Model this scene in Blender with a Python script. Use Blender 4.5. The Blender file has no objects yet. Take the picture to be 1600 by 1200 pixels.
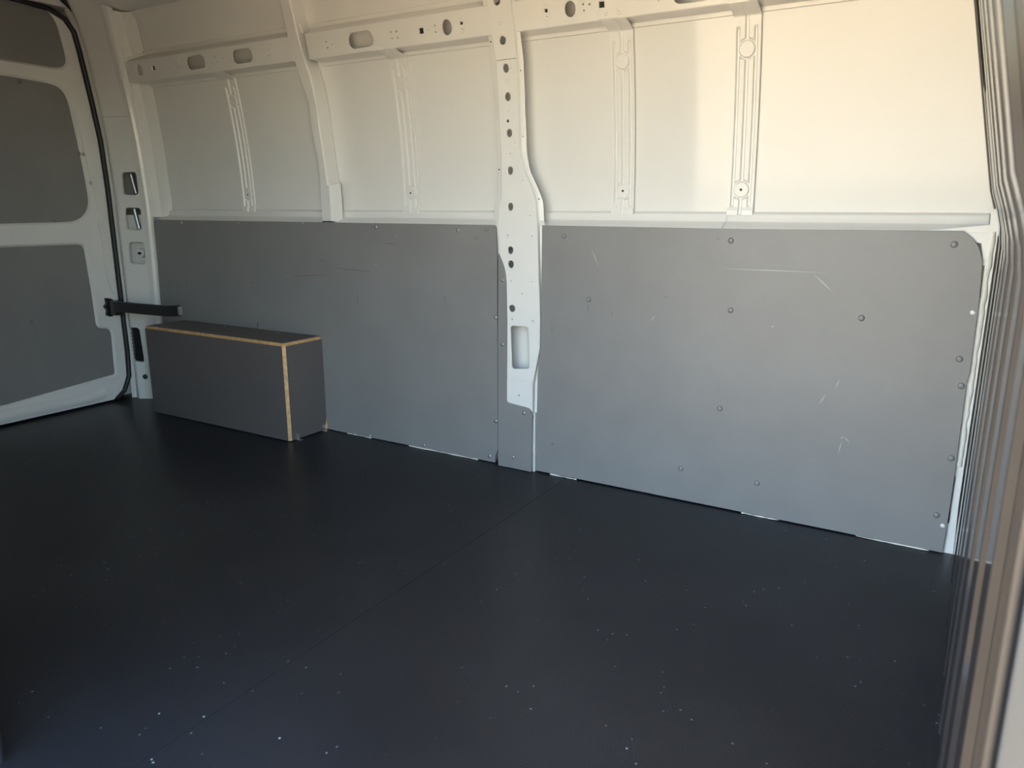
import bpy, bmesh, math, random
from mathutils import Vector
from mathutils.geometry import delaunay_2d_cdt
random.seed(4)
C = bpy.context.scene.collection
SC = bpy.context.scene

# ------------------------------------------------------------------ camera
FPX, PSI, PIT, CAMZ = 1180.0, math.radians(30.9), math.atan(280/1180), 1.0
cd = bpy.data.cameras.new('camera'); cam = bpy.data.objects.new('camera', cd); C.objects.link(cam)
cam.location = (0, 0, CAMZ); cam.rotation_euler = (math.pi/2 - PIT, 0, PSI)
cd.sensor_width = 36; cd.lens = FPX/1600*36; cd.clip_start = .02; cd.clip_end = 300
cd.dof.use_dof = True; cd.dof.focus_distance = 2.75; cd.dof.aperture_fstop = 6
SC.camera = cam

# ------------------------------------------------------------------ light
SUN_EL, SUN_AZ = math.radians(18), math.radians(-89)   # low evening sun from the rear quarter, grazing the open door
wd = bpy.data.worlds.new('evening_sky'); SC.world = wd; wd.use_nodes = True
wn = wd.node_tree.nodes; wl = wd.node_tree.links
sky = wn.new('ShaderNodeTexSky'); sky.sky_type = 'NISHITA'; sky.sun_disc = False
sky.sun_elevation = SUN_EL; sky.sun_rotation = SUN_AZ; sky.air_density = 1.0; sky.dust_density = 2.0
bgn = wn['Background']; bgn.inputs[1].default_value = 1.0
wl.new(sky.outputs[0], bgn.inputs[0])
sl = bpy.data.lights.new('sun', 'SUN'); sl.energy = 14.0; sl.color = (1, .74, .44); sl.angle = math.radians(.6)
so = bpy.data.objects.new('sun', sl); C.objects.link(so)
so.rotation_euler = Vector((-math.sin(SUN_AZ)*math.cos(SUN_EL), -math.cos(SUN_AZ)*math.cos(SUN_EL), -math.sin(SUN_EL))).to_track_quat('-Z', 'Y').to_euler()
vs = SC.view_settings; vs.view_transform = 'Standard'; vs.look = 'None'; vs.gamma = 1; vs.use_curve_mapping = False
vs.exposure = 1.38

# ------------------------------------------------------------------ measuring helpers (a pixel is only a direction)
FW = Vector((-math.sin(PSI)*math.cos(PIT), math.cos(PSI)*math.cos(PIT), -math.sin(PIT)))
RT = Vector((math.cos(PSI), math.sin(PSI), 0)); UPV = RT.cross(FW)
W = 2.409                                                # plane of the lining panels on the far wall
def ray(u, v): return FW + RT*((u-800)/FPX) - UPV*((v-600)/FPX)
def on_z(u, v, z=0):
    d = ray(u, v); t = (z-CAMZ)/d.z; return Vector((d.x*t, d.y*t, z))
def on_x(u, v, x):
    d = ray(u, v); t = x/d.x; return Vector((x, d.y*t, CAMZ+d.z*t))
def on_y(u, v, y):
    d = ray(u, v); t = y/d.y; return Vector((d.x*t, y, CAMZ+d.z*t))
def S(z):                                                # van side leans in above the belt line
    t = max(0, z-.95); return W - .17*t*t
def on_s(u, v, d=0):                                     # -> (X, z) on the side surface at inward depth d
    D = ray(u, v); t = (W-d)/D.y
    for _ in range(30): t = (S(CAMZ+D.z*t)-d)/D.y
    return (D.x*t, CAMZ+D.z*t)
def side(d0):                                            # plate mapping on the side surface
    return lambda a, b, t: Vector((a, S(b)-d0+t, b))
def lerp(a, b, t): return a+(b-a)*t
def interp(tab, x):
    if x <= tab[0][0]: return tab[0][1]
    for (x0, y0), (x1, y1) in zip(tab, tab[1:]):
        if x <= x1: return lerp(y0, y1, (x-x0)/(x1-x0))
    return tab[-1][1]

# ------------------------------------------------------------------ materials
MATS = {}
def mat(name, col, rough=.5, metal=0, coat=0, coat_r=.1, noise=None, bump=None, spec=.5):
    m = bpy.data.materials.new(name); m.use_nodes = True; n = m.node_tree.nodes; l = m.node_tree.links
    p = n['Principled BSDF']; p.inputs['Base Color'].default_value = (*col, 1); p.inputs['Roughness'].default_value = rough
    p.inputs['Metallic'].default_value = metal; p.inputs['Coat Weight'].default_value = coat; p.inputs['Coat Roughness'].default_value = coat_r
    p.inputs['Specular IOR Level'].default_value = spec
    tc = n.new('ShaderNodeTexCoord')
    if noise:                                            # (scale, amount): gentle uneven colour
        t = n.new('ShaderNodeTexNoise'); t.inputs['Scale'].default_value = noise[0]; t.inputs['Detail'].default_value = 5
        l.new(tc.outputs['Object'], t.inputs['Vector'])
        r = n.new('ShaderNodeMapRange'); r.inputs[1].default_value = .3; r.inputs[2].default_value = .7
        r.inputs[3].default_value = 1-noise[1]; r.inputs[4].default_value = 1+noise[1]; l.new(t.outputs[0], r.inputs[0])
        h = n.new('ShaderNodeHueSaturation'); h.inputs['Color'].default_value = (*col, 1); l.new(r.outputs[0], h.inputs['Value'])
        l.new(h.outputs[0], p.inputs['Base Color'])
    if bump:                                             # (scale, strength, distance)
        t = n.new('ShaderNodeTexNoise'); t.inputs['Scale'].default_value = bump[0]; t.inputs['Detail'].default_value = 3
        l.new(tc.outputs['Object'], t.inputs['Vector'])
        b = n.new('ShaderNodeBump'); b.inputs['Strength'].default_value = bump[1]; b.inputs['Distance'].default_value = bump[2]
        l.new(t.outputs[0], b.inputs['Height']); l.new(b.outputs[0], p.inputs['Normal'])
    MATS[name] = m; return m
mat('white_paint', (.75, .738, .708), .5, coat=1.0, coat_r=.07, noise=(3, .015), bump=(1.6, .10, .006), spec=.2)
mat('white_frame_paint', (.75, .738, .708), .33, coat=.4, coat_r=.12, noise=(9, .015))
mat('grey_lining', (.225, .217, .213), .42, noise=(5, .05), bump=(220, .08, .0006))
mat('box_film', (.112, .098, .094), .55, noise=(300, .22), bump=(260, .3, .0008))
mat('wood_edge', (.56, .34, .15), .55, noise=(60, .22))
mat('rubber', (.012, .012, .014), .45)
mat('black_plastic', (.014, .013, .014), .32)
mat('screw_metal', (.45, .45, .45), .35, metal=.8)
mat('painted_screw', (.20, .20, .20), .35)
mat('bulkhead_grey', (.022, .021, .022), .1).node_tree.nodes['Principled BSDF'].inputs['IOR'].default_value = 1.3
mat('jamb_grey', (.048, .053, .060), .7, spec=.2)
mat('sealer', (.80, .78, .70), .35)
mat('scratch', (.42, .42, .41), .6)
mat('scuff', (.12, .12, .12), .6)
mat('galvanised', (.55, .56, .58), .35, metal=.9)
mat('ground_gravel', (.55, .44, .28), .9, noise=(1.5, .18))
def floor_material():
    m = bpy.data.materials.new('floor_film'); m.use_nodes = True; n = m.node_tree.nodes; l = m.node_tree.links
    p = n['Principled BSDF']; p.inputs['Roughness'].default_value = .36; p.inputs['Specular IOR Level'].default_value = .36
    tc = n.new('ShaderNodeTexCoord')
    def wave(rot):                                       # fine anti-slip mesh, two crossing ribbings
        mp = n.new('ShaderNodeMapping'); mp.inputs['Rotation'].default_value[2] = rot
        l.new(tc.outputs['Object'], mp.inputs['Vector'])
        w = n.new('ShaderNodeTexWave'); w.inputs['Scale'].default_value = 42; w.wave_type = 'BANDS'
        l.new(mp.outputs[0], w.inputs['Vector']); return w
    a, b = wave(math.radians(28)), wave(math.radians(-28))
    mul = n.new('ShaderNodeMath'); mul.operation = 'MULTIPLY'; l.new(a.outputs['Fac'], mul.inputs[0]); l.new(b.outputs['Fac'], mul.inputs[1])
    bp = n.new('ShaderNodeBump'); bp.inputs['Strength'].default_value = .28; bp.inputs['Distance'].default_value = .0012
    l.new(mul.outputs[0], bp.inputs['Height']); l.new(bp.outputs[0], p.inputs['Normal'])
    # dust: specks and a faint smear
    v = n.new('ShaderNodeTexVoronoi'); v.inputs['Scale'].default_value = 34; v.inputs['Randomness'].default_value = 1
    l.new(tc.outputs['Object'], v.inputs['Vector'])
    s = n.new('ShaderNodeMapRange'); s.inputs[1].default_value = .04; s.inputs[2].default_value = .10; s.inputs[3].default_value = 1; s.inputs[4].default_value = 0
    l.new(v.outputs['Distance'], s.inputs[0])
    big = n.new('ShaderNodeTexNoise'); big.inputs['Scale'].default_value = 2.1; big.inputs['Detail'].default_value = 6
    l.new(tc.outputs['Object'], big.inputs['Vector'])
    br = n.new('ShaderNodeMapRange'); br.inputs[1].default_value = .42; br.inputs[2].default_value = .66; l.new(big.outputs[0], br.inputs[0])
    sep = n.new('ShaderNodeSeparateColor'); l.new(v.outputs['Color'], sep.inputs[0])
    th = n.new('ShaderNodeMath'); th.operation = 'GREATER_THAN'; th.inputs[1].default_value = .42; l.new(sep.outputs[0], th.inputs[0])
    m1 = n.new('ShaderNodeMath'); m1.operation = 'MULTIPLY'; l.new(s.outputs[0], m1.inputs[0]); l.new(th.outputs[0], m1.inputs[1])
    m2 = n.new('ShaderNodeMath'); m2.operation = 'MULTIPLY'; l.new(m1.outputs[0], m2.inputs[0]); l.new(br.outputs[0], m2.inputs[1])
    m3 = n.new('ShaderNodeMath'); m3.operation = 'MULTIPLY'; m3.inputs[1].default_value = 1.0; l.new(m2.outputs[0], m3.inputs[0])
    m4 = n.new('ShaderNodeMath'); m4.operation = 'MULTIPLY_ADD'; m4.inputs[1].default_value = .012; l.new(br.outputs[0], m4.inputs[0]); l.new(m3.outputs[0], m4.inputs[2])
    mx = n.new('ShaderNodeMix'); mx.data_type = 'RGBA'; mx.inputs[6].default_value = (.011, .012, .0152, 1); mx.inputs[7].default_value = (.55, .55, .56, 1)
    l.new(m4.outputs[0], mx.inputs[0]); l.new(mx.outputs[2], p.inputs['Base Color'])
    MATS['floor_film'] = m
floor_material()

# ------------------------------------------------------------------ mesh helpers
def obj(name, me, m, parent=None, smooth=40):
    o = bpy.data.objects.new(name, me); C.objects.link(o)
    if m: me.materials.append(MATS[m])
    if smooth:
        for p in me.polygons: p.use_smooth = True
        me.set_sharp_from_angle(angle=math.radians(smooth))
    if parent: o.parent = parent
    return o
def from_bm(name, bm, m, parent=None, smooth=40, fix=True):
    if fix: bmesh.ops.recalc_face_normals(bm, faces=bm.faces)
    me = bpy.data.meshes.new(name); bm.to_mesh(me); bm.free(); return obj(name, me, m, parent, smooth)
def pydata(name, v, f, m, parent=None, smooth=40, fix=True):
    bm = bmesh.new(); vs_ = [bm.verts.new(p) for p in v]
    for q in f: bm.faces.new([vs_[i] for i in q])
    return from_bm(name, bm, m, parent, smooth, fix)
def tag(o, label, cat, kind=None, group=None):
    o['label'] = label; o['category'] = cat
    if kind: o['kind'] = kind
    if group: o['group'] = group
    return o
def box(name, a, b, m, parent=None, bev=.0):
    bm = bmesh.new(); bmesh.ops.create_cube(bm, size=1)
    for v in bm.verts: v.co = Vector([lerp(a[i], b[i], v.co[i]+.5) for i in range(3)])
    if bev: bmesh.ops.bevel(bm, geom=bm.edges[:], offset=bev, segments=2, affect='EDGES', profile=.5)
    return from_bm(name, bm, m, parent, 0)
def inside(p, poly):
    x, y = p; c = False; n = len(poly)
    for i in range(n):
        x0, y0 = poly[i]; x1, y1 = poly[i-1]
        if (y0 > y) != (y1 > y) and x < (x1-x0)*(y-y0)/(y1-y0)+x0: c = not c
    return c
def area2(p): return sum(p[i-1][0]*p[i][1]-p[i][0]*p[i-1][1] for i in range(len(p)))
def offset_poly(p, d):                                   # moves a CCW loop outwards by d
    n = len(p); out = []
    for i in range(n):
        a, b, c = Vector(p[i-1]), Vector(p[i]), Vector(p[(i+1) % n])
        e0, e1 = (b-a).normalized(), (c-b).normalized()
        n0, n1 = Vector((e0.y, -e0.x)), Vector((e1.y, -e1.x))
        m_ = (n0+n1); L = m_.length
        m_ = m_/L if L > 1e-6 else n0
        out.append(tuple(b + m_*(d/max(.5, m_.dot(n0)))))
    return out
def dense(p, step):
    out = []
    for i in range(len(p)):
        a, b = Vector(p[i]), Vector(p[(i+1) % len(p)])
        k = max(1, int((b-a).length/step))
        out += [tuple(a.lerp(b, j/k)) for j in range(k)]
    return out
def plate(name, outline, holes, mapf, m, parent=None, rim=((0, 0), (.0015, .0015), (.002, .012)), hole_rim=None, step=.06, grid=.05, back=False, smooth=40):
    """flat or curved sheet with real holes: outline and holes in the surface's own 2-D metres; rim = (sideways, depth) steps of the edge"""
    outline = list(outline); holes = [list(h) for h in holes]
    if area2(outline) < 0: outline.reverse()
    outline = dense(outline, step)
    loops = [outline]
    for h in holes:
        if area2(h) < 0: h.reverse()
        loops.append(h)
    pts = []; edges = []
    for L in loops:
        s = len(pts); pts += [Vector(p) for p in L]; edges += [(s+i, s+(i+1) % len(L)) for i in range(len(L))]
    xs = [p[0] for p in outline]; ys = [p[1] for p in outline]
    gx = min(xs)+grid/2
    while gx < max(xs):
        gy = min(ys)+grid/2
        while gy < max(ys):
            q = (gx+.0001*math.sin(gy*77), gy)
            if inside(q, outline) and not any(inside(q, h) for h in loops[1:]) and min((Vector(q)-p).length for p in pts[:len(pts)]) > grid*.3: pts.append(Vector(q))
            gy += grid
        gx += grid
    ov, oe, of, *_ = delaunay_2d_cdt(pts, edges, [], 0, 1e-7)
    bm = bmesh.new(); fr = bm.faces.layers.int.new('front'); fv = [bm.verts.new(mapf(p.x, p.y, 0)) for p in ov]
    for f in of:
        c = sum((Vector(ov[i]) for i in f), Vector((0, 0)))/len(f)
        if inside(c, outline) and not any(inside(c, h) for h in loops[1:]):
            try: bm.faces.new([fv[i] for i in f])[fr] = 1
            except ValueError: pass
    key = {}
    for i, p in enumerate(ov): key[(round(p.x, 5), round(p.y, 5))] = fv[i]
    for k, L in enumerate(loops):
        r_ = rim if k == 0 else (hole_rim or rim)
        prev = [key.get((round(p[0], 5), round(p[1], 5))) or bm.verts.new(mapf(p[0], p[1], 0)) for p in L]
        for off, dep in r_[1:]:
            q = offset_poly(L, off if k == 0 else -off)
            cur = [bm.verts.new(mapf(a, b, dep)) for a, b in q]
            for i in range(len(L)):
                j = (i+1) % len(L)
                fq = [prev[i], prev[j], cur[j], cur[i]]
                if k == 0: fq.reverse()
                try: bm.faces.new(fq)
                except ValueError: pass
            prev = cur
        if k == 0 and back:
            try: bm.faces.new(prev)
            except ValueError: pass
    bmesh.ops.remove_doubles(bm, verts=bm.verts, dist=1e-6)
    loose = [v for v in bm.verts if not v.link_faces]; bmesh.ops.delete(bm, geom=loose, context='VERTS')
    bmesh.ops.recalc_face_normals(bm, faces=bm.faces)
    for f in bm.faces: f.smooth = True
    for e in bm.edges:                                   # face and rim never share a normal
        lf = e.link_faces
        e.smooth = len(lf) == 2 and lf[0][fr] == lf[1][fr] and lf[0].normal.angle(lf[1].normal, 0) < math.radians(smooth)
    bm.faces.layers.int.remove(fr)
    return from_bm(name, bm, m, parent, None, False)
def ellipse(c, rx, ry, n=20): return [(c[0]+rx*math.cos(2*math.pi*i/n), c[1]+ry*math.sin(2*math.pi*i/n)) for i in range(n)]
def slot(c, rx, ry, n=8):
    out = []
    for s, a0 in ((1, -math.pi/2), (-1, math.pi/2)):
        out += [(c[0]+s*(rx-ry)+ry*math.cos(a0+math.pi*i/n), c[1]+ry*math.sin(a0+math.pi*i/n)) for i in range(n+1)]
    return out
def rect(c, rx, ry): return [(c[0]-rx, c[1]-ry), (c[0]+rx, c[1]-ry), (c[0]+rx, c[1]+ry), (c[0]-rx, c[1]+ry)]
def rounded(poly, r, n=5):
    out = []; N = len(poly); rs = r if isinstance(r, (list, tuple)) else [r]*N
    for i in range(N):
        a, b, c = Vector(poly[i-1]), Vector(poly[i]), Vector(poly[(i+1) % N]); rr = rs[i]
        if rr <= 0: out.append(tuple(b)); continue
        k0 = min(rr, (a-b).length*.48); k1 = min(rr, (c-b).length*.48)
        p0 = b+(a-b).normalized()*k0; p1 = b+(c-b).normalized()*k1
        out += [tuple(p0.lerp(b, t).lerp(b.lerp(p1, t), t)) for t in [i_/n for i_ in range(n+1)]]
    return out
def sweep(name, profile, path_pts, m, parent=None, closed=True, smooth=40):
    """profile rows of points along a path: profile(p, i) -> list of Vectors"""
    rows = [profile(p) for p in path_pts]; n = len(rows[0]); v = [q for r in rows for q in r]; f = []
    for i in range(len(rows)-1):
        for j in range(n if closed else n-1):
            k = (j+1) % n; f.append((i*n+j, i*n+k, (i+1)*n+k, (i+1)*n+j))
    if closed: f += [tuple(range(n)), tuple((len(rows)-1)*n+j for j in range(n))]
    return pydata(name, v, f, m, parent, smooth)
def tube(name, pts, r, m, parent=None, n=8, flat=1.0):
    pts = [Vector(p) for p in pts]; rows = []
    for i, p in enumerate(pts):
        t = (pts[min(i+1, len(pts)-1)]-pts[max(i-1, 0)]).normalized()
        a = t.orthogonal().normalized() if i == 0 else (rows[-1][1]-t*rows[-1][1].dot(t)).normalized()
        rr = r[i] if isinstance(r, list) else r
        rows.append(([p+a*rr*math.cos(2*math.pi*k/n)+t.cross(a)*rr*flat*math.sin(2*math.pi*k/n) for k in range(n)], a))
    v = [q for r_, _ in rows for q in r_]; f = []
    for i in range(len(pts)-1):
        for k in range(n): f.append((i*n+k, i*n+(k+1) % n, (i+1)*n+(k+1) % n, (i+1)*n+k))
    f += [tuple(range(n)), tuple((len(pts)-1)*n+k for k in range(n))]
    return pydata(name, v, f, m, parent, 50)
def extrude_x(name, prof, x0, x1, m, parent=None, d_sign=True, n=2, smooth=35):
    """open sheet: profile of (depth, z) on the side surface, run along the van"""
    v = []; f = []; k = len(prof)
    for i in range(n):
        x = lerp(x0, x1, i/(n-1)); v += [(x, S(z)-d, z) for d, z in prof]
    for i in range(n-1):
        for j in range(k-1): f.append((i*k+j, i*k+j+1, (i+1)*k+j+1, (i+1)*k+j))
    return pydata(name, v, f, m, parent, smooth)
_disc = {}
def button(name, loc, nrm, r, h, m, parent, recess=True):
    """small domed screw head with a drive recess, sharing mesh data by size"""
    key = (m, round(r, 4), round(h, 4), recess)
    if key not in _disc:
        prof = [(r*1.0, -.0012), (r, .0), (r*.86, h*.7), (r*.55, h)] + ([(r*.33, h), (r*.28, h*.35), (0, h*.35)] if recess else [(0, h*1.12)])
        N = 12; v = []; f = []
        for a, b in prof[:-1]: v += [(a*math.cos(2*math.pi*i/N), a*math.sin(2*math.pi*i/N), b) for i in range(N)]
        v.append((0, 0, prof[-1][1])); k = len(prof)-1
        for j in range(k-1):
            for i in range(N): f.append((j*N+i, j*N+(i+1) % N, (j+1)*N+(i+1) % N, (j+1)*N+i))
        for i in range(N): f.append(((k-1)*N+i, (k-1)*N+(i+1) % N, k*N))
        me = bpy.data.meshes.new(name); me.from_pydata(v, [], f); me.materials.append(MATS[m])
        for p in me.polygons: p.use_smooth = True
        me.set_sharp_from_angle(angle=math.radians(50)); _disc[key] = me
    o = bpy.data.objects.new(name, _disc[key]); C.objects.link(o); o.location = loc
    o.rotation_euler = Vector(nrm).to_track_quat('Z', 'Y').to_euler(); o.parent = parent; return o

X_REAR, X_BULK, Y_NEAR, Z_ROOF = -3.74, .066, .55, 1.96
RIM = ((0, 0), (.001, .001), (.0013, .004))

# ================================================================== the ground outside and the floor
g = box('ground', (-22, -30, -.75), (22, 14, -.6), 'ground_gravel'); tag(g, 'sunlit gravel ground outside the open side door', 'ground', 'structure')
fl = box('floor', (-3.90, .46, -.05), (.1, 2.5, -.012), 'black_plastic'); tag(fl, 'black anti-slip coated van floor', 'floor', 'structure')
for x0, x1 in ((-3.80, -1.2004), (-1.1996, .095)):
    b = box('floor_board', (x0, .47, -.0115), (x1, 2.44, 0), 'floor_film', fl, .0006)
box('door_sill', (-1.45, .40, -.06), (.1, .488, -.004), 'galvanised', fl, .004)
box('step', (-1.45, .30, -.32), (.1, .48, -.28), 'black_plastic', fl, .004)

# ================================================================== the far side of the van body
# outer skin: curved sheet from the floor to the roof
zs = [.90+i*(1.83-.90)/36 for i in range(37)]; prof = [(S(z)+.072, z) for z in zs]
y0, z0 = prof[-1]
prof += [(y0-.004-.22*(1-math.cos(a))-.05*math.sin(a), z0+.14*math.sin(a)) for a in [i*math.pi/2/10 for i in range(1, 11)]]
nx = 24; v = []; f = []; k = len(prof)
for i in range(nx+1):
    x = lerp(-3.92, .12, i/nx); v += [(x, y, z) for y, z in prof]
for i in range(nx):
    for j in range(k-1): f.append((i*k+j, i*k+j+1, (i+1)*k+j+1, (i+1)*k+j))
wf = box('wall_far', (-3.92, W+.072, -.05), (.12, W+.080, .90), 'white_paint')
pydata('upper_skin', v, f, 'white_paint', wf, 60)
tag(wf, 'white painted metal side of the van with pressed ribs, opposite the open door', 'wall', 'structure')

# belt rail: channel along the top of the lining panels
BELT = [(-.071, .978), (-.066, .9745), (-.0625, .972), (-.0605, .968), (-.058, .950), (-.054, .9455), (-.030, .936), (-.0145, .929), (-.0115, .926), (-.0115, .90)]
for x0, x1 in ((-3.60, -2.40), (-2.33, -1.50), (-1.34, -.68), (-.68, .035)):
    br = extrude_x('belt_rail', BELT, x0+.0006, x1-.0006, 'white_frame_paint', wf)
# upper rail: hat section with real holes
def px_holes(lst, d):
    out = []
    for kind, u, v_, a, b in lst:
        x, z = on_s(u, v_, d); x1, z1 = on_s(u+a, v_, d); x2, z2 = on_s(u, v_-b, d)
        rx, rz = abs(x1-x), abs(z2-z)
        out.append({'e': ellipse, 's': slot, 'r': rect}[kind]((x, z), rx, rz) if kind != 'e' or a > 3 else ellipse((x, z), rx, rz, 10))
    return out
def rail(x0, x1, holes, name='upper_rail'):
    zb, zt = 1.563, 1.649
    o = plate(name, [(x0, zb), (x1, zb), (x1, zt), (x0, zt)], px_holes(holes, .004), side(.004), 'white_frame_paint', wf,
              rim=((0, 0), (.0015, .001), (.0025, .003)), hole_rim=((0, 0), (.001, .001), (.001, .006)), step=.05, grid=.045)
    extrude_x('rail_lower_return', [(.001, zb-.0015), (-.058, zb-.004), (-.0645, zb-.0055), (-.0655, zb-.010), (-.0655, 1.546), (-.0675, 1.545), (-.0705, 1.545)], x0, x1, 'white_frame_paint', o)
    extrude_x('rail_upper_return', [(.001, zt+.0015), (-.056, zt+.031), (-.062, zt+.0335), (-.064, zt+.036), (-.0655, 1.699), (-.068, 1.7005), (-.071, 1.7005)], x0, x1, 'white_frame_paint', o)
    for kind, u, v_, a, b in holes:
        if a < 3 or (kind == 'r' and a < 6): hole_shade(u, v_, .004, max(a, b), o)
    return o
def hole_shade(u, v_, d, r, parent):  # black disc behind a small hole stands in for the shade inside
    x, z = on_s(u, v_, d); button('hole_shade_disc', (x, S(z)-d+.0065, z), (0, -1, 0), r*.0034, .0004, 'rubber', parent, False)
rail(-3.515, -2.425, [('e', 217.5, 109, 5, 10), ('r', 239.5, 106, 2.4, 4), ('s', 305, 97.5, 15, 11.5), ('s', 378, 87.5, 16.5, 12),
     ('e', 272, 97, 1.4, 1.7), ('e', 279.5, 96, 1.4, 1.7), ('e', 275, 105.5, 1.4, 1.7), ('e', 282, 104.5, 1.4, 1.7), ('e', 335.5, 89, 1.4, 1.9), ('e', 338, 97.5, 1.4, 1.9),
     ('e', 347, 90.5, 1.3, 2), ('e', 417.5, 78, 1.5, 2), ('e', 420, 87, 1.5, 2), ('e', 197.5, 107, 1.2, 1.6), ('e', 201.5, 115, 1.2, 1.6)])
rail(-2.335, -1.46, [('e', 509, 65, 1.6, 2), ('e', 511.5, 74.5, 1.6, 2), ('e', 518, 69, 1.3, 1.7), ('s', 563, 62, 20.5, 13.5), ('e', 610, 50, 1.6, 2), ('e', 619, 49, 1.6, 2),
     ('e', 612, 60, 1.6, 2), ('e', 621, 59, 1.6, 2), ('r', 658, 48, 3.8, 5.2), ('e', 679, 40, 1.5, 2), ('e', 680.5, 50, 1.5, 2), ('e', 669.5, 47, 1.1, 1.5),
     ('e', 698, 42.5, 8, 13.5), ('r', 720.5, 36, 2.4, 3), ('e', 722, 45, 1.3, 1.8)])
rail(-1.42, .0, [('r', 853, 16.5, 2.8, 3.4), ('e', 854, 25.5, 1.4, 1.8), ('e', 890.6, 14, 9, 13.5), ('e', 911, 6.5, 1.7, 2.1), ('e', 921, 6.6, 1.7, 2.1),
     ('e', 912, 16.6, 1.7, 2.1), ('r', 940, 7, 4.6, 5.6), ('s', 1082, -9, 31, 13), ('e', 1029, 1, 1.6, 1.8)])
# pads and tabs spot-welded onto the rail
def pad(name, u0, v0, u1, v1, d, r, parent=wf):
    a, b = on_s(u0, v0, d), on_s(u1, v1, d)
    return plate(name, rounded([(a[0], a[1]), (b[0], a[1]), (b[0], b[1]), (a[0], b[1])], r), [], side(d), 'white_frame_paint', parent, rim=((0, 0), (.0012, .0012), (.0012, .003)), grid=.03)
for xc, sgn in ((-2.935, 0), (-1.978, 0), (-1.05, 1), (-.642, 0)):
    t = plate('rail_tab', [(xc-.036, 1.5645), (xc+.03, 1.5645), (xc+.03, 1.588), (xc-.036, 1.588)] if sgn else [(xc-.036, 1.5605), (xc+.022, 1.5605), (xc+.022, 1.578), (xc-.036, 1.578)],
              [], side(.0055), 'white_frame_paint', wf, rim=((0, 0), (.0008, .0008), (.0008, .0012)), grid=.02)
    if sgn:
        for u, v_ in ((947, 21.6), (966.6, 19.4)):
            x, z = on_s(u, v_, .0055); button('rivet', (x, S(z)-.0055, z), (0, -1, .0), .006, .0014, 'white_frame_paint', t)
for (u, v_) in ((853.5, 20), (721, 39.5)):
    x, z = on_s(u, v_, .004)
    tr = tube('hole_boss', [(x+.013*math.cos(a), S(z+.024*math.sin(a))-.004, z+.024*math.sin(a)) for a in [i*2*math.pi/28 for i in range(29)]], .0013, 'white_frame_paint', wf, 6)

# stiffeners: pressed strips with three flutes and two round buttons
def stiffener(xc):
    NX, z0_, z1_ = 62, .968, 1.5655; NZ = 270; hw = .0415; v = []; f = []
    zt, zb = 1.451, 1.046
    def hgt(x, z):
        def fl_(dist, w_): return max(0, min(1, (w_-dist)/(w_*.55)))
        r1, r2 = math.hypot(x, z-zt), math.hypot(x, z-zb); R = .0255
        g_ = 0
        if r1 > R and r2 > R: g_ = fl_(abs(x), .0065)
        for sx in (-.0262, .0262):
            if zb-.055 < z < zt+.062:
                end = min(1, (z-(zb-.055))/.008, (zt+.062-z)/.008)
                g_ = max(g_, fl_(abs(x-sx), .0058)*end)
        for r_ in (r1, r2):
            if r_ < R+.0048: g_ = max(g_ if r_ > R else 0, fl_(abs(r_-R-.0008), .0042))
            if r_ < R-.004: g_ = 0
        return -.0605-.0062*g_
    for j in range(NZ+1):
        z = lerp(z0_, z1_, j/NZ); rise = max(0, min(1, (z-1.538)/.026)); rise = rise*rise*(3-2*rise)*.062
        low = max(0, min(1, (.9935-z)/.012)); 
        for i in range(NX+1):
            x = lerp(-hw, hw, i/NX); e = .0085 if i in (0, NX) else 0
            d = hgt(x, z)+rise+low*.004-e
            v.append((xc+x*(1-.0*rise), S(z)-d, z))
    n = NX+1
    for j in range(NZ):
        for i in range(NX): f.append((j*n+i, j*n+i+1, (j+1)*n+i+1, (j+1)*n+i))
    o = pydata('stiffener', v, f, 'white_frame_paint', wf, 35)
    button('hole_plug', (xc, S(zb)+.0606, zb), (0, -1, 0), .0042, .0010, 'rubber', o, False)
    return o
for xc in (-2.906, -1.951, -1.038, -.640): stiffener(xc)
# slim upright between the two rear bays
def ribbon(name, left, right, d, m, parent, ret_to=-.07, lip=.004, holes=()):
    """upright face between two pixel curves, its sides returning to the skin"""
    L = [on_s(*q, d) for q in left]; R = [on_s(*q, d) for q in right]
    o = plate(name, L+R[::-1], holes, side(d), m, parent, rim=((0, 0), (lip*.4, lip*.3), (lip*.7, lip*1.5), (lip*.3, lip*4), (-.006, d-ret_to)), step=.03, grid=.03,
              hole_rim=((0, 0), (.0008, .0008), (.001, .004)))
    return o
up = ribbon('upright_rib', [(434, -16), (437.5, 0), (450, 59), (462, 100), (474, 137), (483, 160), (487, 202), (498, 256), (501, 290), (505, 345)],
       [(447, -16), (451, 0), (464, 55), (475, 94), (485, 124), (495, 173), (498, 202), (509, 275), (511.5, 289), (515, 345)], .010, 'white_frame_paint', wf)
a_, b_ = on_s(500.5, 290, .013), on_s(517.5, 345, .013)
plate('rib_foot', [(a_[0], a_[1]), (on_s(514, 290, .013)[0], a_[1]), (b_[0], b_[1]), (on_s(504.5, 345, .013)[0], b_[1])], [], side(.013), 'white_frame_paint', wf,
      rim=((0, 0), (.001, .001), (.003, .02), (.007, .04), (.010, .06)), grid=.03)
for pts in ([(481, 96), (485, 104), (486.5, 112), (484, 124), (482, 131)], [(455, 12), (462, 28), (468, 38), (474, 52)]):
    tube('rib_bracket', [(x, S(z)+.02, z) for x, z in [on_s(*q, -.02) for q in pts]], .004, 'white_frame_paint', wf, 6)

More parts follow.
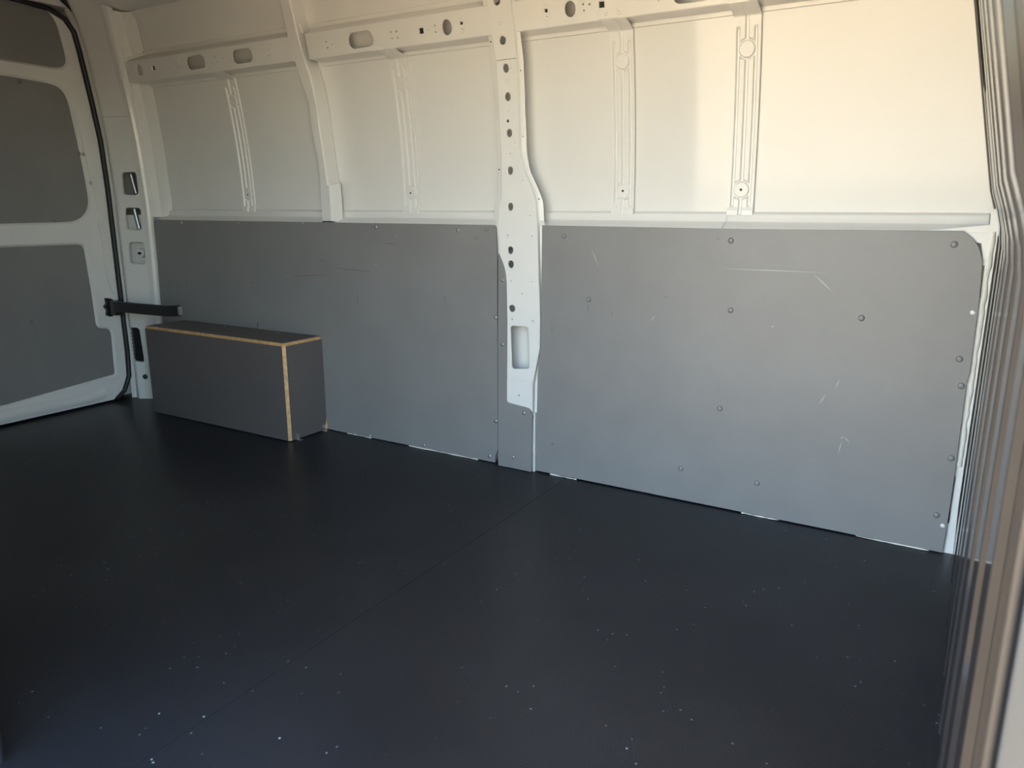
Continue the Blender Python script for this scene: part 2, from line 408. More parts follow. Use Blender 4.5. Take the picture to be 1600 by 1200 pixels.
# centre pillar with its rows of holes
PH = [('e', 775.7, 1.5, 6, 8), ('e', 785, 63, 5.8, 8), ('e', 790, 106.5, 5.5, 7.9), ('e', 793, 151, 5.4, 7.8), ('e', 795.5, 208, 5.2, 7.4), ('e', 797, 266.5, 5, 7.2), ('e', 797.5, 323, 4.8, 7),
      ('e', 797.5, 391, 4.8, 6.8), ('e', 798, 413, 5.1, 6.6), ('e', 800, 482, 5.4, 6.3), ('r', 793, 189, 2.5, 3), ('r', 812, 542.5, 16, 34)]
SMALL = [(780.5, 35), (798, 106.5), (791, 124.5), (794, 174), (803.5, 224), (797, 240), (816, 282), (828, 337), (793, 368), (831, 369), (815.6, 459), (798, 439), (831, 441), (800, 499), (832, 501.5), (811, 618)]
PD = .011
ph = px_holes(PH[:-1], PD)
c_ = [on_s(*q, PD) for q in ((796.5, 508), (826, 510), (828, 577), (799, 577))]
ph.append(rounded(c_, .018)); ph += px_holes([('e', u, v_, 1.5, 1.7) for u, v_ in SMALL], PD)
PL = [(754, -34), (760, 0), (775, 96), (780, 180), (783.5, 245), (784, 305), (779.5, 326), (778.5, 350), (781, 400), (790, 427), (791.5, 500), (791.5, 652)]
PR = [(790, -34), (797, 0), (807, 91), (810, 175), (812, 237), (818, 266), (830, 294), (837, 314), (839, 350), (840, 400), (842.5, 500), (842, 545), (836, 577), (831.5, 600), (831, 652)]
def pillar():
    L = [on_s(*q, PD) for q in PL]; R = [on_s(*q, PD) for q in PR]
    o = plate('centre_pillar', L+R[::-1], ph, side(PD), 'white_frame_paint', wf, rim=((0, 0), (.0012, .0018), (.002, .004)), hole_rim=((0, 0), (.0016, .0010), (.0018, .006)), step=.025, grid=.022)
    # stepped flanges on both flanks, then the return to the skin
    for crease, outer, sg in ((PL, [(748, -34), (754, 0), (768, 96), (774, 175), (777, 245), (777.5, 305), (772, 326), (771, 350), (774, 400), (784, 427), (786, 500), (786, 652)], -1),
                              (PR, [(797, -34), (805, 0), (817, 91), (820, 175), (822.5, 237), (827, 266), (840, 294), (848, 314), (850, 350), (849, 400), (848, 500), (847, 545), (842, 577), (837, 600), (836.5, 652)], 1)):
        rows = []
        cz = sorted((on_s(*q, PD)[1], on_s(*q, PD)[0]) for q in crease); oz = sorted((on_s(*q, PD-.012)[1], on_s(*q, PD-.012)[0]) for q in outer)
        z_lo = max(cz[0][0], oz[0][0]); z_hi = min(cz[-1][0], oz[-1][0]); N = 70
        for i in range(N+1):
            z = lerp(z_lo, z_hi, i/N); xc_, xo = interp(cz, z), interp(oz, z)
            q = .013*max(0, min(1, (.935-z)/.006))       # tucked behind the lining panels below the belt
            if q > 0: xo = xc_+(xo-xc_)*.9
            rows.append([(xc_, PD-.0035), (xc_ if q else lerp(xc_, xo, .25), PD-.010-q*.9), (lerp(xc_, xo, .38), PD-.0115-q), (xo-.002*sg, PD-.0115-q), (xo, PD-.0125-q), (xo+.0005*sg, PD-.0155-q), (xo-.001*sg, PD-.0185-q)])
            rows[-1] = [Vector((x, S(z)-d, z)) for x, d in rows[-1]]
        n = len(rows[0])
        pydata('pillar_flange', [q for r in rows for q in r], [(i*n+j, i*n+j+1, (i+1)*n+j+1, (i+1)*n+j) for i in range(N) for j in range(n-1)], 'white_frame_paint', o, 30)
    # joint between upper and lower pressing, bosses round the bolt holes
    jt = [on_s(u, v_, PD) for u, v_ in ((776, 95), (790, 93), (807, 91))]
    tube('pressing_joint', [(x, S(z)-PD, z) for x, z in jt], .0012, 'screw_metal', o, 6)
    for u, v_ in ((780.5, 35), (791, 124.5), (797, 240), (793, 368), (831, 369), (798, 439), (831, 441), (800, 499), (832, 501.5)):
        x, z = on_s(u, v_, PD)
        tube('hole_boss', [(x+.0095*math.cos(a), S(z)-PD+.0004, z+.0095*math.sin(a)) for a in [i*2*math.pi/18 for i in range(19)]], .0010, 'white_frame_paint', o, 5)
    for u, v_ in ((802.5, 4.5), (766.8, 65), (813, 110), (816.5, 213), (842, 311), (779.8, 265)):
        x, z = on_s(u, v_, PD-.0115); button('flange_hole_shade', (x, S(z)-PD+.0115, z), (0, -1, 0), .0028, .0006, 'rubber', o, False)  # dark discs on the flange stand in for small shaded holes
    return o
cp = pillar()
for u, v_ in SMALL[:-1]+[(793, 189)]: hole_shade(u, v_, PD, 3.2 if v_ == 189 else 1.8, cp)
x0, z0_ = on_s(792, 592, PD+.0015); x1, z1_ = on_s(828, 652, PD+.0015)
plate('pillar_patch', [(x0, z1_), (x1, z1_), (x1, z0_), (x0, z0_)], px_holes([('e', 811, 618, 1.6, 1.8)], PD+.0015), side(PD+.0015), 'white_frame_paint', cp, rim=((0, 0), (.001, .0013)), hole_rim=((0, 0), (.001, .002)), grid=.03)
# foot of the pillar down to the floor
box('pillar_foot', (-1.50, W-PD+.003, 0), (-1.345, W+.06, .21), 'white_frame_paint', cp, .003)

xa, xz = on_s(831, 700, .019)[0]+.001, on_s(838.5, 700, 0)[0]-.003
box('pillar_edge', (xa, W-.010, .001), (xz, W+.03, .235), 'white_frame_paint', cp, .002)

# vertical frame at the front end of the wall, next to the bulkhead
fo = [(-.14, 0), (.062, 0), (.058, .16), (.058, .95), (-.14, .9265)]
h1 = rounded([on_s(*q, -.012) for q in ((1505, 372), (1533, 372), (1536, 405), (1505, 405))], .014)
h2 = [on_s(*q, -.012) for q in ((1515, 415), (1539, 415), (1532, 467), (1510, 467))]
h3 = [on_s(*q, -.012) for q in ((1470, 744), (1494, 744), (1483.5, 818), (1460, 818))]
plate('front_frame', fo, [h1, h2, h3], side(-.0125), 'white_frame_paint', wf, rim=((0, 0), (.001, .001), (.001, .03)), grid=.04)
rd = random.Random(3)
tube('seam_sealer', [(.046+.004*rd.random(), W+.0115, z) for z in [.27+i*.022 for i in range(31)]], [.004+.0035*rd.random() for _ in range(31)], 'sealer', wf, 7, .8)
extrude_x('front_frame_cap', [(-.012, .985), (-.0125, .92)], .036, .06, 'white_frame_paint', wf)

# rear corner pillar between the rear door and the side wall
A_TAB = [(-.03, 2.300), (.122, 2.303), (1.078, 2.303), (1.306, 2.296), (1.497, 2.275), (1.703, 2.247), (1.837, 2.215), (1.93, 2.17)]
B_X = [(0, -3.565), (.417, -3.561), (.68, -3.549), (.93, -3.543), (1.154, -3.545), (1.42, -3.530), (1.588, -3.515), (1.75, -3.50), (1.93, -3.47)]
def rear_map(bumps):
    def mf(s, z, t):
        a = Vector((X_REAR, interp(A_TAB, z), z)); b = Vector((interp(B_X, z), S(z)-.001, z)); e = b-a
        nrm = Vector((e.y, -e.x, 0)).normalized()        # towards the cargo space
        return a+e*(s/.24)+nrm*(interp(bumps, s/.24)-t)
    return mf
RB = [(0, -.012), (.13, -.012), (.21, .010), (.245, .016), (.855, .016), (.875, .021), (.95, .022), (.985, .012), (1, .002)]
rm = rear_map(RB)
def rear_uv(u, v_):                                      # pixel -> (s, z) on the pillar
    D = ray(u, v_); s, z = .1, 1.0
    for _ in range(40):
        a = Vector((X_REAR, interp(A_TAB, z))); b = Vector((interp(B_X, z), S(z))); e = b-a
        nrm = Vector((e.y, -e.x)).normalized(); a = a+nrm*.016
        den = D.x*e.y-D.y*e.x; t = (a.x*e.y-a.y*e.x)/den
        s = (Vector((D.x*t, D.y*t))-a).dot(e)/e.length_squared*.24; z = CAMZ+D.z*t
    return s, z
rh = []
def c2(x, y): return (120+x/5.455, 200+y/5.455)
def c3(x, y): return (140+x/5, 420+y/5)
for q in ([c2(370, 373), c2(508, 371), c2(528, 576), c2(390, 571)], [c2(400, 678), c2(546, 676), c2(559, 875), c2(420, 871)], [c2(435, 971), c2(577, 970), c2(591, 1165), c2(450, 1160)],
          [c3(297, 455), c3(388, 458), c3(432, 735), c3(325, 720)]):
    rh.append(rounded([rear_uv(*p) for p in q], .022))
for p in (c2(350, 62), (185.5, 212), (213.5, 424)):
    s, z = rear_uv(*p); rh.append(ellipse((s, z), .0032, .0036, 8))
ol = [(0, 0), (.24, 0), (.24, 1.92), (0, 1.92)]
rp = plate('rear_pillar', ol, rh, rm, 'white_frame_paint', wf, rim=((0, 0), (0, .012)), hole_rim=((0, 0), (.0015, .0015), (.003, .014)), step=.012, grid=.012, smooth=32)
# vent flap in the lowest opening, boss behind the third, backing cavity
q = [rear_uv(*c3(x, y)) for x, y in ((290, 448), (394, 452), (440, 742), (318, 728))]
vt = plate('vent_flap', rounded(q, .02), [], lambda a, b, t: rm(a, b, t+.012), 'black_plastic', rp, rim=((0, 0), (0, .004)), grid=.02)
for i in range(9):
    z = lerp(q[3][1]+.02, q[0][1]-.02, i/8); s0 = lerp(q[3][0], q[0][0], i/8)+.008; s1 = lerp(q[2][0], q[1][0], i/8)-.008
    a, b = rm(s0, z, .010), rm(s1, z, .010); tube('louvre', [a, b], .0035, 'black_plastic', vt, 6)
s, z = rear_uv(*c2(515, 1070)); tube('inner_boss', [rm(s, z, .055), rm(s, z, .03)], [.026, .02], 'white_frame_paint', rp, 14); 
tube('inner_boss_hole', [rm(s, z, .031), rm(s, z, .0190)], .007, 'rubber', rp, 10)
plate('pillar_inner_sheet', [(.0, .05), (.24, .05), (.24, .95), (.0, .95)], [], lambda a, b, t: rm(a, b, t+.06), 'white_frame_paint', rp, rim=((0, 0), (0, .002)), grid=.03)
for k_, (x, y) in enumerate(((440, 480), (470, 780))):
    s, z = rear_uv(*c2(x, y)); tube('inner_strut', [rm(s-.006, z+.05, .045), rm(s+.012, z-.045, .04)], .011, 'galvanised', rp, 8)
s, z = rear_uv(*c3(437, 843)); button('grommet', rm(s, z, 0), Vector((.7, -.7, 0)), .014, .006, 'rubber', rp, False)
s0, z0_ = rear_uv(150, 183); s1, _ = rear_uv(213, 185)
tube('pressing_joint', [rm(lerp(.055, .205, i/10), z0_, -.0002) for i in range(11)], .0011, 'screw_metal', rp, 5)
# sealed seam and flange beside the rear pillar
sp = [(196, 60), (204, 92), (212, 130), (222, 175), (234, 225), (245, 275), (254, 312), (262, 333)]
zz = [on_s(*q, -.06) for q in sp]; fine = []
for i in range(len(zz)-1):
    for j in range(5): fine.append((lerp(zz[i][0], zz[i+1][0], j/5)+.004*(rd.random()-.5), lerp(zz[i][1], zz[i+1][1], j/5)))
tube('seam_sealer', [(x, S(z)+.066, z) for x, z in fine], [.006+.003*rd.random() for _ in fine], 'sealer', wf, 7)
rows = []
for i in range(41):
    z = lerp(.94, 1.86, i/40); bx = interp(B_X, z)
    rows.append([Vector((bx-.004, S(z)-.004, z)), Vector((bx+.006, S(z)+.004, z)), Vector((bx+.012, S(z)+.04, z)), Vector((bx+.045, S(z)+.058, z)), Vector((bx+.06, S(z)+.0715, z))])
pydata('rear_corner_flange', [q for r in rows for q in r], [(i*5+j, i*5+j+1, i*5+j+6, i*5+j+5) for i in range(40) for j in range(4)], 'white_frame_paint', wf, 30)
for u0, v0, u1, v1 in ((193, 95, 222, 84), (203, 128, 236, 129)):
    a, b = on_s(u0, v0, -.01), on_s(u1, v1, -.05)
    tube('seam_sealer', [(lerp(a[0], b[0], i/8), S(a[1])+lerp(-.002, .055, i/8), lerp(a[1], b[1], i/8)) for i in range(9)], [.006, .008, .007, .009, .007, .008, .006, .007, .005], 'sealer', wf, 7)
# rail under the roof edge
extrude_x('roof_side_rail', [(-.071, 1.858), (-.05, 1.865), (.0, 1.872), (.03, 1.878), (.10, 1.90), (.11, 1.95)], -3.52, .06, 'white_frame_paint', wf)

# ================================================================== rear doors
def door_map(x): return lambda a, b, t: Vector((x+(-t), a, b))
def dpx(lst, x): return [(on_x(*q, x).y, on_x(*q, x).z) for q in lst]
XD = X_REAR-.002
low = dpx([(184, 587), (178, 520), (173, 511), (155, 510), (147, 453), (135, 384), (126, 379), (0, 382)], XD)
low = low[:-1]+[(1.545, low[-1][1]-.003), (1.545, .085), (1.70, .088)]
mid = dpx([(0, 353), (119, 350), (136, 339), (144, 320.5), (139, 287), (125, 219), (110, 153), (99, 136.5), (85, 128), (31, 118), (0, 113)], XD)
mid = [(1.545, mid[0][1]-.002)]+mid[1:]+[(1.545, mid[-1][1]-.02)]
top = dpx([(0, 99), (92, 110), (105, 106), (109, 95), (100, 60), (92, 32), (75, 10), (50, -2)], XD)
top = [(1.545, top[0][1]+.02)]+top[1:]+[(1.545, top[-1][1]+.02)]
seal_px = [(0.012, 2.214), (.049, 2.262), (.122, 2.297), (.248, 2.303), (1.078, 2.302), (1.306, 2.295), (1.497, 2.272), (1.703, 2.244), (1.79, 2.228), (1.84, 2.19), (1.87, 2.12), (1.88, 2.0), (1.885, 1.50)]
do = [(1.50, .012)]+[(y-.006, z) for z, y in seal_px]
R = .028
low_r = rounded(low, [.02, .02, .02, .02, 0, .03, .02, .02, .02, 0]); mid_r = rounded(mid, [.02]+[.06]*10+[.02], 4); top_r = rounded(top, [.02]+[.05]*(len(top)-2)+[.02], 4)
d1 = plate('door_1', do, [low_r, mid_r, top_r], door_map(XD), 'white_frame_paint', None, rim=((0, 0), (.001, .001), (.002, .03)),
           hole_rim=((0, 0), (.003, .002), (.012, .013), (.016, .02)), step=.03, grid=.05)
tag(d1, 'closed white metal rear door with three grey lining panels', 'door', 'structure')
box('door_skin', (-3.92, 1.497, -.12), (-3.88, 2.60, 2.0), 'white_frame_paint', d1)
def lining(outline, grow, name='door_lining'):
    q = outline[:]
    if area2(q) < 0: q.reverse()
    return plate(name, offset_poly(q, grow), [], door_map(XD-.0105), 'grey_lining', d1, rim=((0, 0), (.001, .001), (.001, .008)), step=.05, grid=.08)
pl = [lining(low_r, -.006), lining(mid_r, -.006), lining(top_r, -.006)]
def dscrew(u, v_, p, r=.009):
    q = on_x(u, v_, XD-.0105); button('screw', q, (1, 0, 0), r, .004, 'painted_screw', p, True)
for u, v_ in ((30, 127), (85, 345), (124, 240)): dscrew(u, v_, pl[1])
for u, v_ in ((50, 503),): dscrew(u, v_, pl[0])
for u, v_ in ((130, 241), (142, 286)):
    q = on_x(u, v_, XD); button('screw', q+Vector((.001, 0, 0)), (1, 0, 0), .009, .004, 'screw_metal', d1)
# pressed edge bead and the rounded lower sill of the door
tube('door_bead', [Vector((XD+.001, y, z)) for y, z in dpx([(152, 344), (156, 370), (161, 400), (167, 430), (174, 455), (178, 458)], XD)], .004, 'white_frame_paint', d1, 8)
tube('door_bead', [Vector((XD+.001, y, z)) for y, z in dpx([(116, 172), (124, 200), (133, 240), (143, 285), (153, 330)], XD)], .004, 'white_frame_paint', d1, 8)
sweep('door_sill_bead', lambda p: [Vector((XD+dx, p[0], p[1]+dz)) for dx, dz in ((0, .032), (.012, .026), (.022, .012), (.022, -.008), (.014, -.022), (0, -.024))],
      [(1.51, .046), (2.0, .046), (2.08, .047), (2.13, .052), (2.16, .06)], 'white_frame_paint', d1)
# second leaf of the rear doors, beyond the picture
d2 = plate('door_2', [(.62, .012), (1.494, .012), (1.494, 1.885), (.74, 1.885)], [rounded([(.72, .08), (1.44, .08), (1.44, .86), (.72, .86)], .04), rounded([(.74, .93), (1.44, .93), (1.44, 1.80), (.80, 1.80)], .06)],
           door_map(XD), 'white_frame_paint', None, rim=((0, 0), (.001, .001), (.002, .03)), hole_rim=((0, 0), (.012, .013), (.016, .02)), grid=.1)
tag(d2, 'other closed white rear door leaf beside the first', 'door', 'structure')
box('door_skin', (-3.92, .35, -.12), (-3.88, 1.495, 2.0), 'white_frame_paint', d2)
box('door_lining', (XD-.03, .70, .06), (XD-.012, 1.46, 1.82), 'grey_lining', d2)
# rubber seal round the doors
tube('door_seal', [Vector((X_REAR+.004, y+.006, z)) for z, y in seal_px], .0115, 'rubber', d1, 8)
tube('roof_seal', [Vector((X_REAR+.05, on_x(u, v_, X_REAR+.05).y, on_x(u, v_, X_REAR+.05).z)) for u, v_ in ((82, -14), (96, -3), (108, 8), (119, 20), (126, 30), (129, 34))], [.014]*4+[.013, .008], 'rubber', rp, 8, .6)
# header above the doors and rear-corner closing sheets
box('rear_header', (XD-.06, .5, 1.885), (X_REAR+.03, 2.3, Z_ROOF), 'white_frame_paint', rp)

# black check strap between door and pillar
cs = bpy.data.objects.new('door_check_strap', None); C.objects.link(cs); p0 = on_x(172, 480, X_REAR+.012); cs.location = p0
tag(cs, 'black door check strap running from the rear door across the corner pillar', 'door strap')
def cpart(o): o.parent = cs; o.location = o.location-p0; return o
mt = plate('mounting_bracket', rounded([(on_x(u, v_, XD).y, on_x(u, v_, XD).z) for u, v_ in ((163, 466), (171, 467), (176, 470), (188, 469), (189, 489), (178, 488), (172, 494), (165, 492), (166, 484), (161, 479), (165, 474))], .006),
           [], door_map(X_REAR+.016), 'black_plastic', None, rim=((0, 0), (.002, .002), (.003, .016)), grid=.03, back=True); cpart(mt)
yA = 2.215
pe = [on_y(u, v_, yA) for u, v_ in ((180, 479), (200, 480.5), (225, 483), (250, 485), (262, 486), (272, 486), (277, 486))]
hs = .026
rows = []
for i, p in enumerate(pe):
    bend = .0 if i < 4 else (.0, .006, .012)[i-4]
    rows.append([Vector((p.x, p.y+dy+bend, p.z+dz)) for dy, dz in ((-.006, -hs), (-.008, -hs+.004), (-.008, hs-.004), (-.006, hs), (.006, hs), (.006, -hs))])
arm = sweep('strap_arm', lambda r_: r_, rows, 'black_plastic', None, True, 50); cpart(arm)
e_ = pe[-1]; ec = box('strap_end_cap', (e_.x-.001, e_.y+.002, e_.z-.02), (e_.x+.012, e_.y+.02, e_.z+.02), 'galvanised', None, .003); cpart(ec)
sc = box('strap_guide', (-3.70, 2.222, p0.z-.036), (-3.655, 2.262, p0.z+.036), 'black_plastic', None, .004); cpart(sc)

# ================================================================== lining panels on the far wall
def side_panel(name, outline, d, thick, label, r=None, group=None):
    o = plate(name, outline, [], side(d), 'grey_lining', None, rim=((0, 0), (.0008, .0008), (.0008, thick)), step=.08, grid=.12, back=True, smooth=30)
    tag(o, label, 'wall panel', None, group); return o
def screws(lst, p, d, m='screw_metal', r=.0085, h=.0035, rec=True):
    for u, v_ in lst:
        x, z = on_s(u, v_, d); button('screw', (x, S(z)-d, z), (0, -1, 0), r, h, m, p, rec)
def scratches(name, segs, p, d, m, w=.0016):               # each mark a hair-thin sliver of its own
    for (u0, v0, u1, v1) in segs:
        a, b = Vector(on_s(u0, v0, d)), Vector(on_s(u1, v1, d)); n_ = (b-a).normalized(); n_ = Vector((-n_.y, n_.x))*w/2
        c = a.lerp(b, .5); bm = bmesh.new()
        bm.faces.new([bm.verts.new((q.x, W-d-.0004, q.y)) for q in (a, c-n_, b, c+n_)])
        from_bm(name, bm, m, p, 0, False)
lp = [(-3.556, .004), (-3.557, .417), (-3.545, .68), (-3.539, .9265), (-1.5135, .9265), (-1.508, .815), (-1.508, .06), (-1.520, .03), (-1.522, .004)]
lp_r = rounded(lp, [0, 0, 0, .014, .014, 0, .01, .01, 0])
P1 = side_panel('lining_panel', lp_r, 0, .009, 'long grey lining panel behind the boxed wheel arch')
screws([(284, 347.5), (372, 349), (472.5, 349.5), (587, 355), (715.6, 359.7), (577, 681), (662, 695.5), (765, 713), (774.5, 496), (774.5, 658)], P1, 0)
screws([(244, 346), (291, 432), (396, 440), (558, 452), (695, 462), (760, 358.5)], P1, 0, 'painted_screw', .0075, .002, False)
scratches('scuff_mark', [(558, 455, 559, 478), (291, 434, 292, 454), (520, 418, 590, 426), (495, 405, 512, 411), (446, 432, 522, 429), (695, 464, 695, 474), (596, 380, 624, 381), (740, 374, 749, 370)], P1, 0, 'scuff', .003)
scratches('scratch_mark', [(444, 431, 454, 433), (585, 412, 590, 415), (619, 368, 620, 372)], P1, 0, 'scratch', .0025)
x_c = [on_s(*q, .0190) for q in ((778.7, 397), (789.5, 425), (791, 500), (790.5, 629), (826, 638.5), (831, 646), (830, 735.5), (778.4, 724.5))]
x_c = [(x, max(z, .003)) for x, z in x_c]; x_c[-1] = (x_c[-1][0], .003); x_c[-2] = (x_c[-2][0], .003)
P2 = side_panel('pillar_panel', rounded(x_c, [0, .05, .02, .012, .01, .012, .004, 0]), .0190, .007, 'small grey cut-out panel around the foot of the centre pillar')
screws([(785.5, 438), (785, 538), (818.5, 645.5), (801.5, 714.5)], P2, .0190, r=.0075)
rpx = [(847, 352.5), (1160, 358.5), (1505, 361.5), (1518, 371.5), (1529, 385), (1535, 407.5), (1530, 467.5), (1515, 582), (1510, 600), (1491, 744), (1480, 817), (1471.5, 869)]
rpo = [on_s(*q, 0) for q in rpx]; rpo[-1] = (rpo[-1][0], .004)
lx = [(846, 440), (846, 500), (845, 545), (840.5, 582), (839, 640), (838.5, 735)]
rpo += [(on_s(*q, 0)[0], max(.004, on_s(*q, 0)[1])) for q in lx[::-1]]
rpo = [rpo[0]]+rpo[1:]
P3 = side_panel('lining_panel', rpo, 0, .009, 'large scratched grey lining panel with a clipped corner by the bulkhead')
screws([(881, 369), (1142, 376), (1491, 382), (919.5, 468), (1141.5, 485), (1346, 497), (1124.5, 638.5), (1499, 561), (1502, 603), (1063.5, 732), (1182.5, 755), (1486, 716), (1463, 805)], P3, 0, 'painted_screw', .0095, .004, False)
screws([(862.5, 505), (863, 694)], P3, 0, 'painted_screw', .006, .002)
screws([(1520, 488.5), (1473, 821.5)], P3, 0, 'white_frame_paint', .007, .003, False)
scratches('scratch_mark', [(923, 386, 936, 418), (1127, 419.5, 1292, 426), (1270, 427, 1301, 456), (1312, 593, 1305, 607), (1291, 615, 1279, 633), (1313, 686, 1318, 682), (1318, 682, 1328, 692), (1316, 688, 1309, 710),
         (1016, 502, 1024, 493), (1205, 512, 1209, 508)], P3, 0, 'scratch', .003)
scratches('scuff_mark', [(919, 472, 919.5, 492), (862.5, 508, 862.5, 520), (1117, 372, 1126, 374), (955, 486, 957, 494), (1036, 463, 1046, 466), (1240, 842, 1300, 855)], P3, 0, 'scuff', .0025)

rs = random.Random(8)
for x0, x1 in ((-2.30, -2.16), (-1.95, -1.60), (-1.27, -1.16), (-.55, -.43), (-.20, .0)):
    n_ = 9; tube('floor_sealant', [(lerp(x0, x1, i/n_), W-.0035, .0025+.0012*rs.random()) for i in range(n_+1)], [.0008+.0022*rs.random() for _ in range(n_+1)], 'sealer', fl, 6)

# ================================================================== wheel-arch box
BX0, BX1, BY0, BY1, BZ = -3.372, -2.426, 2.186, W-.001, .432
wb = bpy.data.objects.new('wheel_arch_box', None); C.objects.link(wb); wb.location = (BX0, BY0, 0)
tag(wb, 'dark box with light wooden edges covering the wheel arch on the floor', 'box')
def bpart(o): o.parent = wb; o.matrix_parent_inverse = wb.matrix_basis.inverted(); return o
e = .012
bpart(box('front_panel', (BX0, BY0, .004), (BX1-e, BY0+.012, BZ-e), 'box_film'))
bpart(box('end_panel', (BX1-.012, BY0+e, .004), (BX1, BY1, BZ-e), 'box_film'))
bpart(box('top_panel', (BX0, BY0+e, BZ-.012), (BX1-e, BY1, BZ), 'box_film'))
def prism(name, pa, pb, m, parent=None):
    n = len(pa); return pydata(name, list(pa)+list(pb), [tuple(range(n)), tuple(range(n, 2*n))]+[(i, (i+1) % n, n+(i+1) % n, n+i) for i in range(n)], m, parent, 20)
g_ = .0012                                               # chamfered plywood edges showing wood
bpart(prism('wood_edge', [(BX0, BY0+g_, BZ-e), (BX0, BY0+e, BZ-g_), (BX0, BY0+e, BZ-e)], [(BX1-e, BY0+g_, BZ-e), (BX1-e, BY0+e, BZ-g_), (BX1-e, BY0+e, BZ-e)], 'wood_edge'))
bpart(prism('wood_edge', [(BX1-g_, BY0+e, BZ-e), (BX1-e, BY0+e, BZ-g_), (BX1-e, BY0+e, BZ-e)], [(BX1-g_, BY1-.004, BZ-e), (BX1-e, BY1-.004, BZ-g_), (BX1-e, BY1-.004, BZ-e)], 'wood_edge'))
bpart(prism('wood_edge', [(BX1-e, BY0+g_, .004), (BX1-g_, BY0+e, .004), (BX1-e, BY0+e, .004)], [(BX1-e, BY0+g_, BZ-e), (BX1-g_, BY0+e, BZ-e), (BX1-e, BY0+e, BZ-e)], 'wood_edge'))
bpart(prism('wood_edge', [(BX1-e, BY0+g_, BZ-e), (BX1-g_, BY0+e, BZ-e), (BX1-e, BY0+e, BZ-g_)], [(BX1-e-.0005, BY0+g_+.001, BZ-e-.001), (BX1-g_-.001, BY0+e, BZ-e-.001), (BX1-e-.001, BY0+e, BZ-g_-.001)], 'wood_edge'))
bpart(prism('wood_chip', [(BX1+.0002, BY1-.012, .004), (BX1+.0002, BY1, .004), (BX1+.0002, BY1, .06)], [(BX1+.004, BY1-.009, .004), (BX1+.004, BY1, .004), (BX1+.003, BY1, .055)], 'wood_edge'))
for yb in (BY0+.045, BY1-.02):
    k_ = box('angle_bracket', (BX1, yb-.009, 0.0005), (BX1+.0016, yb+.009, .028), 'galvanised', None, .0005); bpart(k_)
    k2 = box('bracket_foot', (BX1, yb-.009, .0005), (BX1+.022, yb+.009, .002), 'galvanised', k_)
    button('screw', (BX1+.0018, yb, .018), (1, 0, 0), .004, .002, 'screw_metal', k_)
bpart(box('angle_bracket', (-2.84, BY1-.0018, BZ), (-2.825, BY1, BZ+.03), 'galvanised', None, .0004))
for x in (-3.1, -2.83, -2.60):
    bpart(button('screw', (x, BY1-.05, BZ), (0, 0, 1), .0045, .0015, 'screw_metal', wb)) if False else None
for x in (-3.02, -2.66):
    s_ = button('screw', (x, BY1-.04, BZ), (0, 0, 1), .005, .0015, 'screw_metal', None); bpart(s_)

# ================================================================== bulkhead
def xb(z):                                               # upright below, leaning back into the load space above
    if z < .90: return X_BULK
    if z < 1.02: t = (z-.90)/.12; return X_BULK-.004*t-.024*t*t
    return X_BULK-.028-.20*(z-1.02)
ribs = [(2.335, .05, 1.66, .004), (2.157, .05, 1.30, .006), (1.90, .055, 1.26, .007), (1.68, .055, 1.62, .009), (1.47, .055, 1.9, .010), (1.26, .055, 1.9, .010), (1.05, .055, 1.9, .010), (.84, .05, 1.9, .010)]
zs = [0, .1, .3, .5, .7, .85, .93, .96, .99, 1.02, 1.05, 1.1, 1.25, 1.45, 1.65, 1.8, 1.97]
v = []; f = []; ys = [.62+i*(2.50-.62)/12 for i in range(13)]; n = len(zs)
for y in ys: v += [(xb(z), y, z) for z in zs]
for i in range(len(ys)-1):
    for j in range(n-1): f.append((i*n+j, i*n+j+1, (i+1)*n+j+1, (i+1)*n+j))
wbk = pydata('wall_front', v, f, 'bulkhead_grey', None, 60)
pydata('cab_side_sheet', [(p[0]+.02, p[1], p[2]) for p in v], f, 'white_frame_paint', wbk, 60)
tag(wbk, 'glossy grey bulkhead with upright ribs closing off the cab', 'bulkhead', 'structure')
for yn, hw, ztop, h_ in ribs:                                # every rib is a raised bar with sloping flanks
    yc = yn+hw; zl = [z for z in [.015, .03]+[.03+i*.04 for i in range(1, 60)] if z < ztop]+[ztop]
    rows = []
    for i, z in enumerate(zl):
        k_ = 0 if i in (0, len(zl)-1) else 1
        rows.append([Vector((xb(z)-hh*k_-.0003, yc+dy, z)) for dy, hh in ((-hw, 0), (-hw+.003, h_*.9), (-hw+.0045, h_), (hw-.012, h_), (hw-.007, h_*.8), (hw, 0))])
    pydata('rib', [q for r in rows for q in r], [(i*6+j, i*6+j+1, i*6+j+7, i*6+j+6) for i in range(len(rows)-1) for j in range(5)], 'bulkhead_grey', wbk, 12)
# narrow folded flange against the side wall
zl = [.99+i*.05 for i in range(18)]
for k_, (o0, o1) in enumerate(((.060, .071), (.044, .056))):
    tube('side_flange', [(xb(z)-.004, S(z)+lerp(o0, o1, .5), z) for z in zl], .0045, 'bulkhead_grey', wbk, 6)

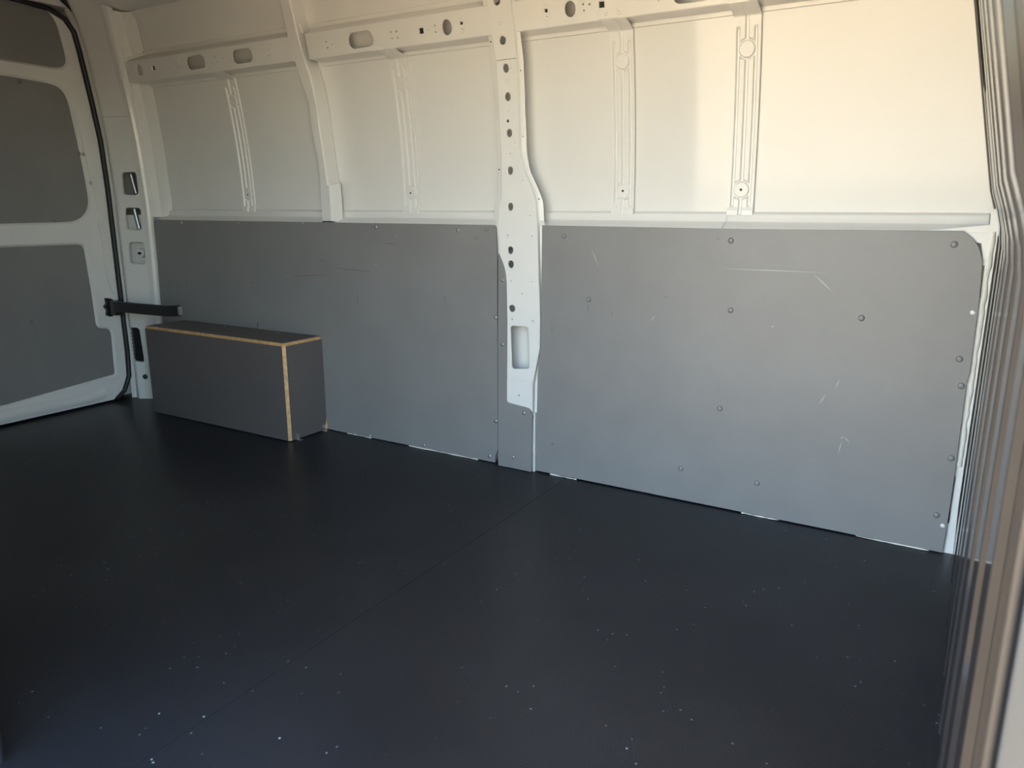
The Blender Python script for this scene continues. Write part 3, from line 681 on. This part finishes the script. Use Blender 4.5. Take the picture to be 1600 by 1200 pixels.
# ================================================================== near side with the door opening, roof
OX0, OX1, OZ = -1.43, .052, 1.78
wn_ = box('wall_near', (-3.90, Y_NEAR-.10, -.03), (OX0, Y_NEAR-.02, Z_ROOF), 'white_paint'); tag(wn_, 'white inner side of the van behind the open sliding door', 'wall', 'structure')
for x0, x1, z0_, z1_ in ((-3.70, -2.62, .01, .92), (-2.58, OX0-.06, .01, .92), (-3.70, -2.62, .97, 1.84), (-2.58, OX0-.06, .97, 1.84)):
    box('lining', (x0, Y_NEAR-.018, z0_), (x1, Y_NEAR-.008, z1_), 'grey_lining', wn_, .002)  # upper row is unseen, added to soak up bounce light
box('door_header', (OX0, Y_NEAR-.10, OZ), (.13, Y_NEAR+.04, Z_ROOF), 'white_paint', wn_, .01)
jb = [(.060, .600), (.070, .615), (.10, .62), (.16, .60), (.16, .46), (.135, .46), (.112, .49), (.093, .535), (.070, .575)]
pydata('door_jamb', [(x, y, -.05) for x, y in jb]+[(x, y, Z_ROOF) for x, y in jb], [tuple(range(9)), tuple(range(9, 18))]+[(i, (i+1) % 9, 9+(i+1) % 9, 9+i) for i in range(9)], 'jamb_grey', wn_, 50)
tube('door_opening_seal', [(.0565, .597, lerp(-.03, 1.75, i/40)) for i in range(41)], .0045, 'rubber', wn_, 10)
tube('door_opening_seal', [(OX0+.004, Y_NEAR-.01, lerp(-.03, 1.75, i/20)) for i in range(21)], .009, 'rubber', wn_, 10)
ce = box('ceiling', (-3.90, .40, Z_ROOF), (.16, 2.34, Z_ROOF+.02), 'white_paint'); tag(ce, 'white painted underside of the van roof', 'ceiling', 'structure')
for x0, x1 in ((-3.70, -2.46),): box('roof_bounce_absorber', (x0, .62, Z_ROOF-.012), (x1, 2.05, Z_ROOF-.001), 'grey_lining', ce, .002)  # unseen grey board, added over the rear to cut bounce light
for x in (-2.40, -1.42): box('roof_bow', (x-.04, .56, Z_ROOF-.035), (x+.04, 2.12, Z_ROOF-.0005), 'white_frame_paint', ce, .006)
box('cab_side', (.14, .455, -.05), (.16, .60, Z_ROOF), 'white_paint', wn_)
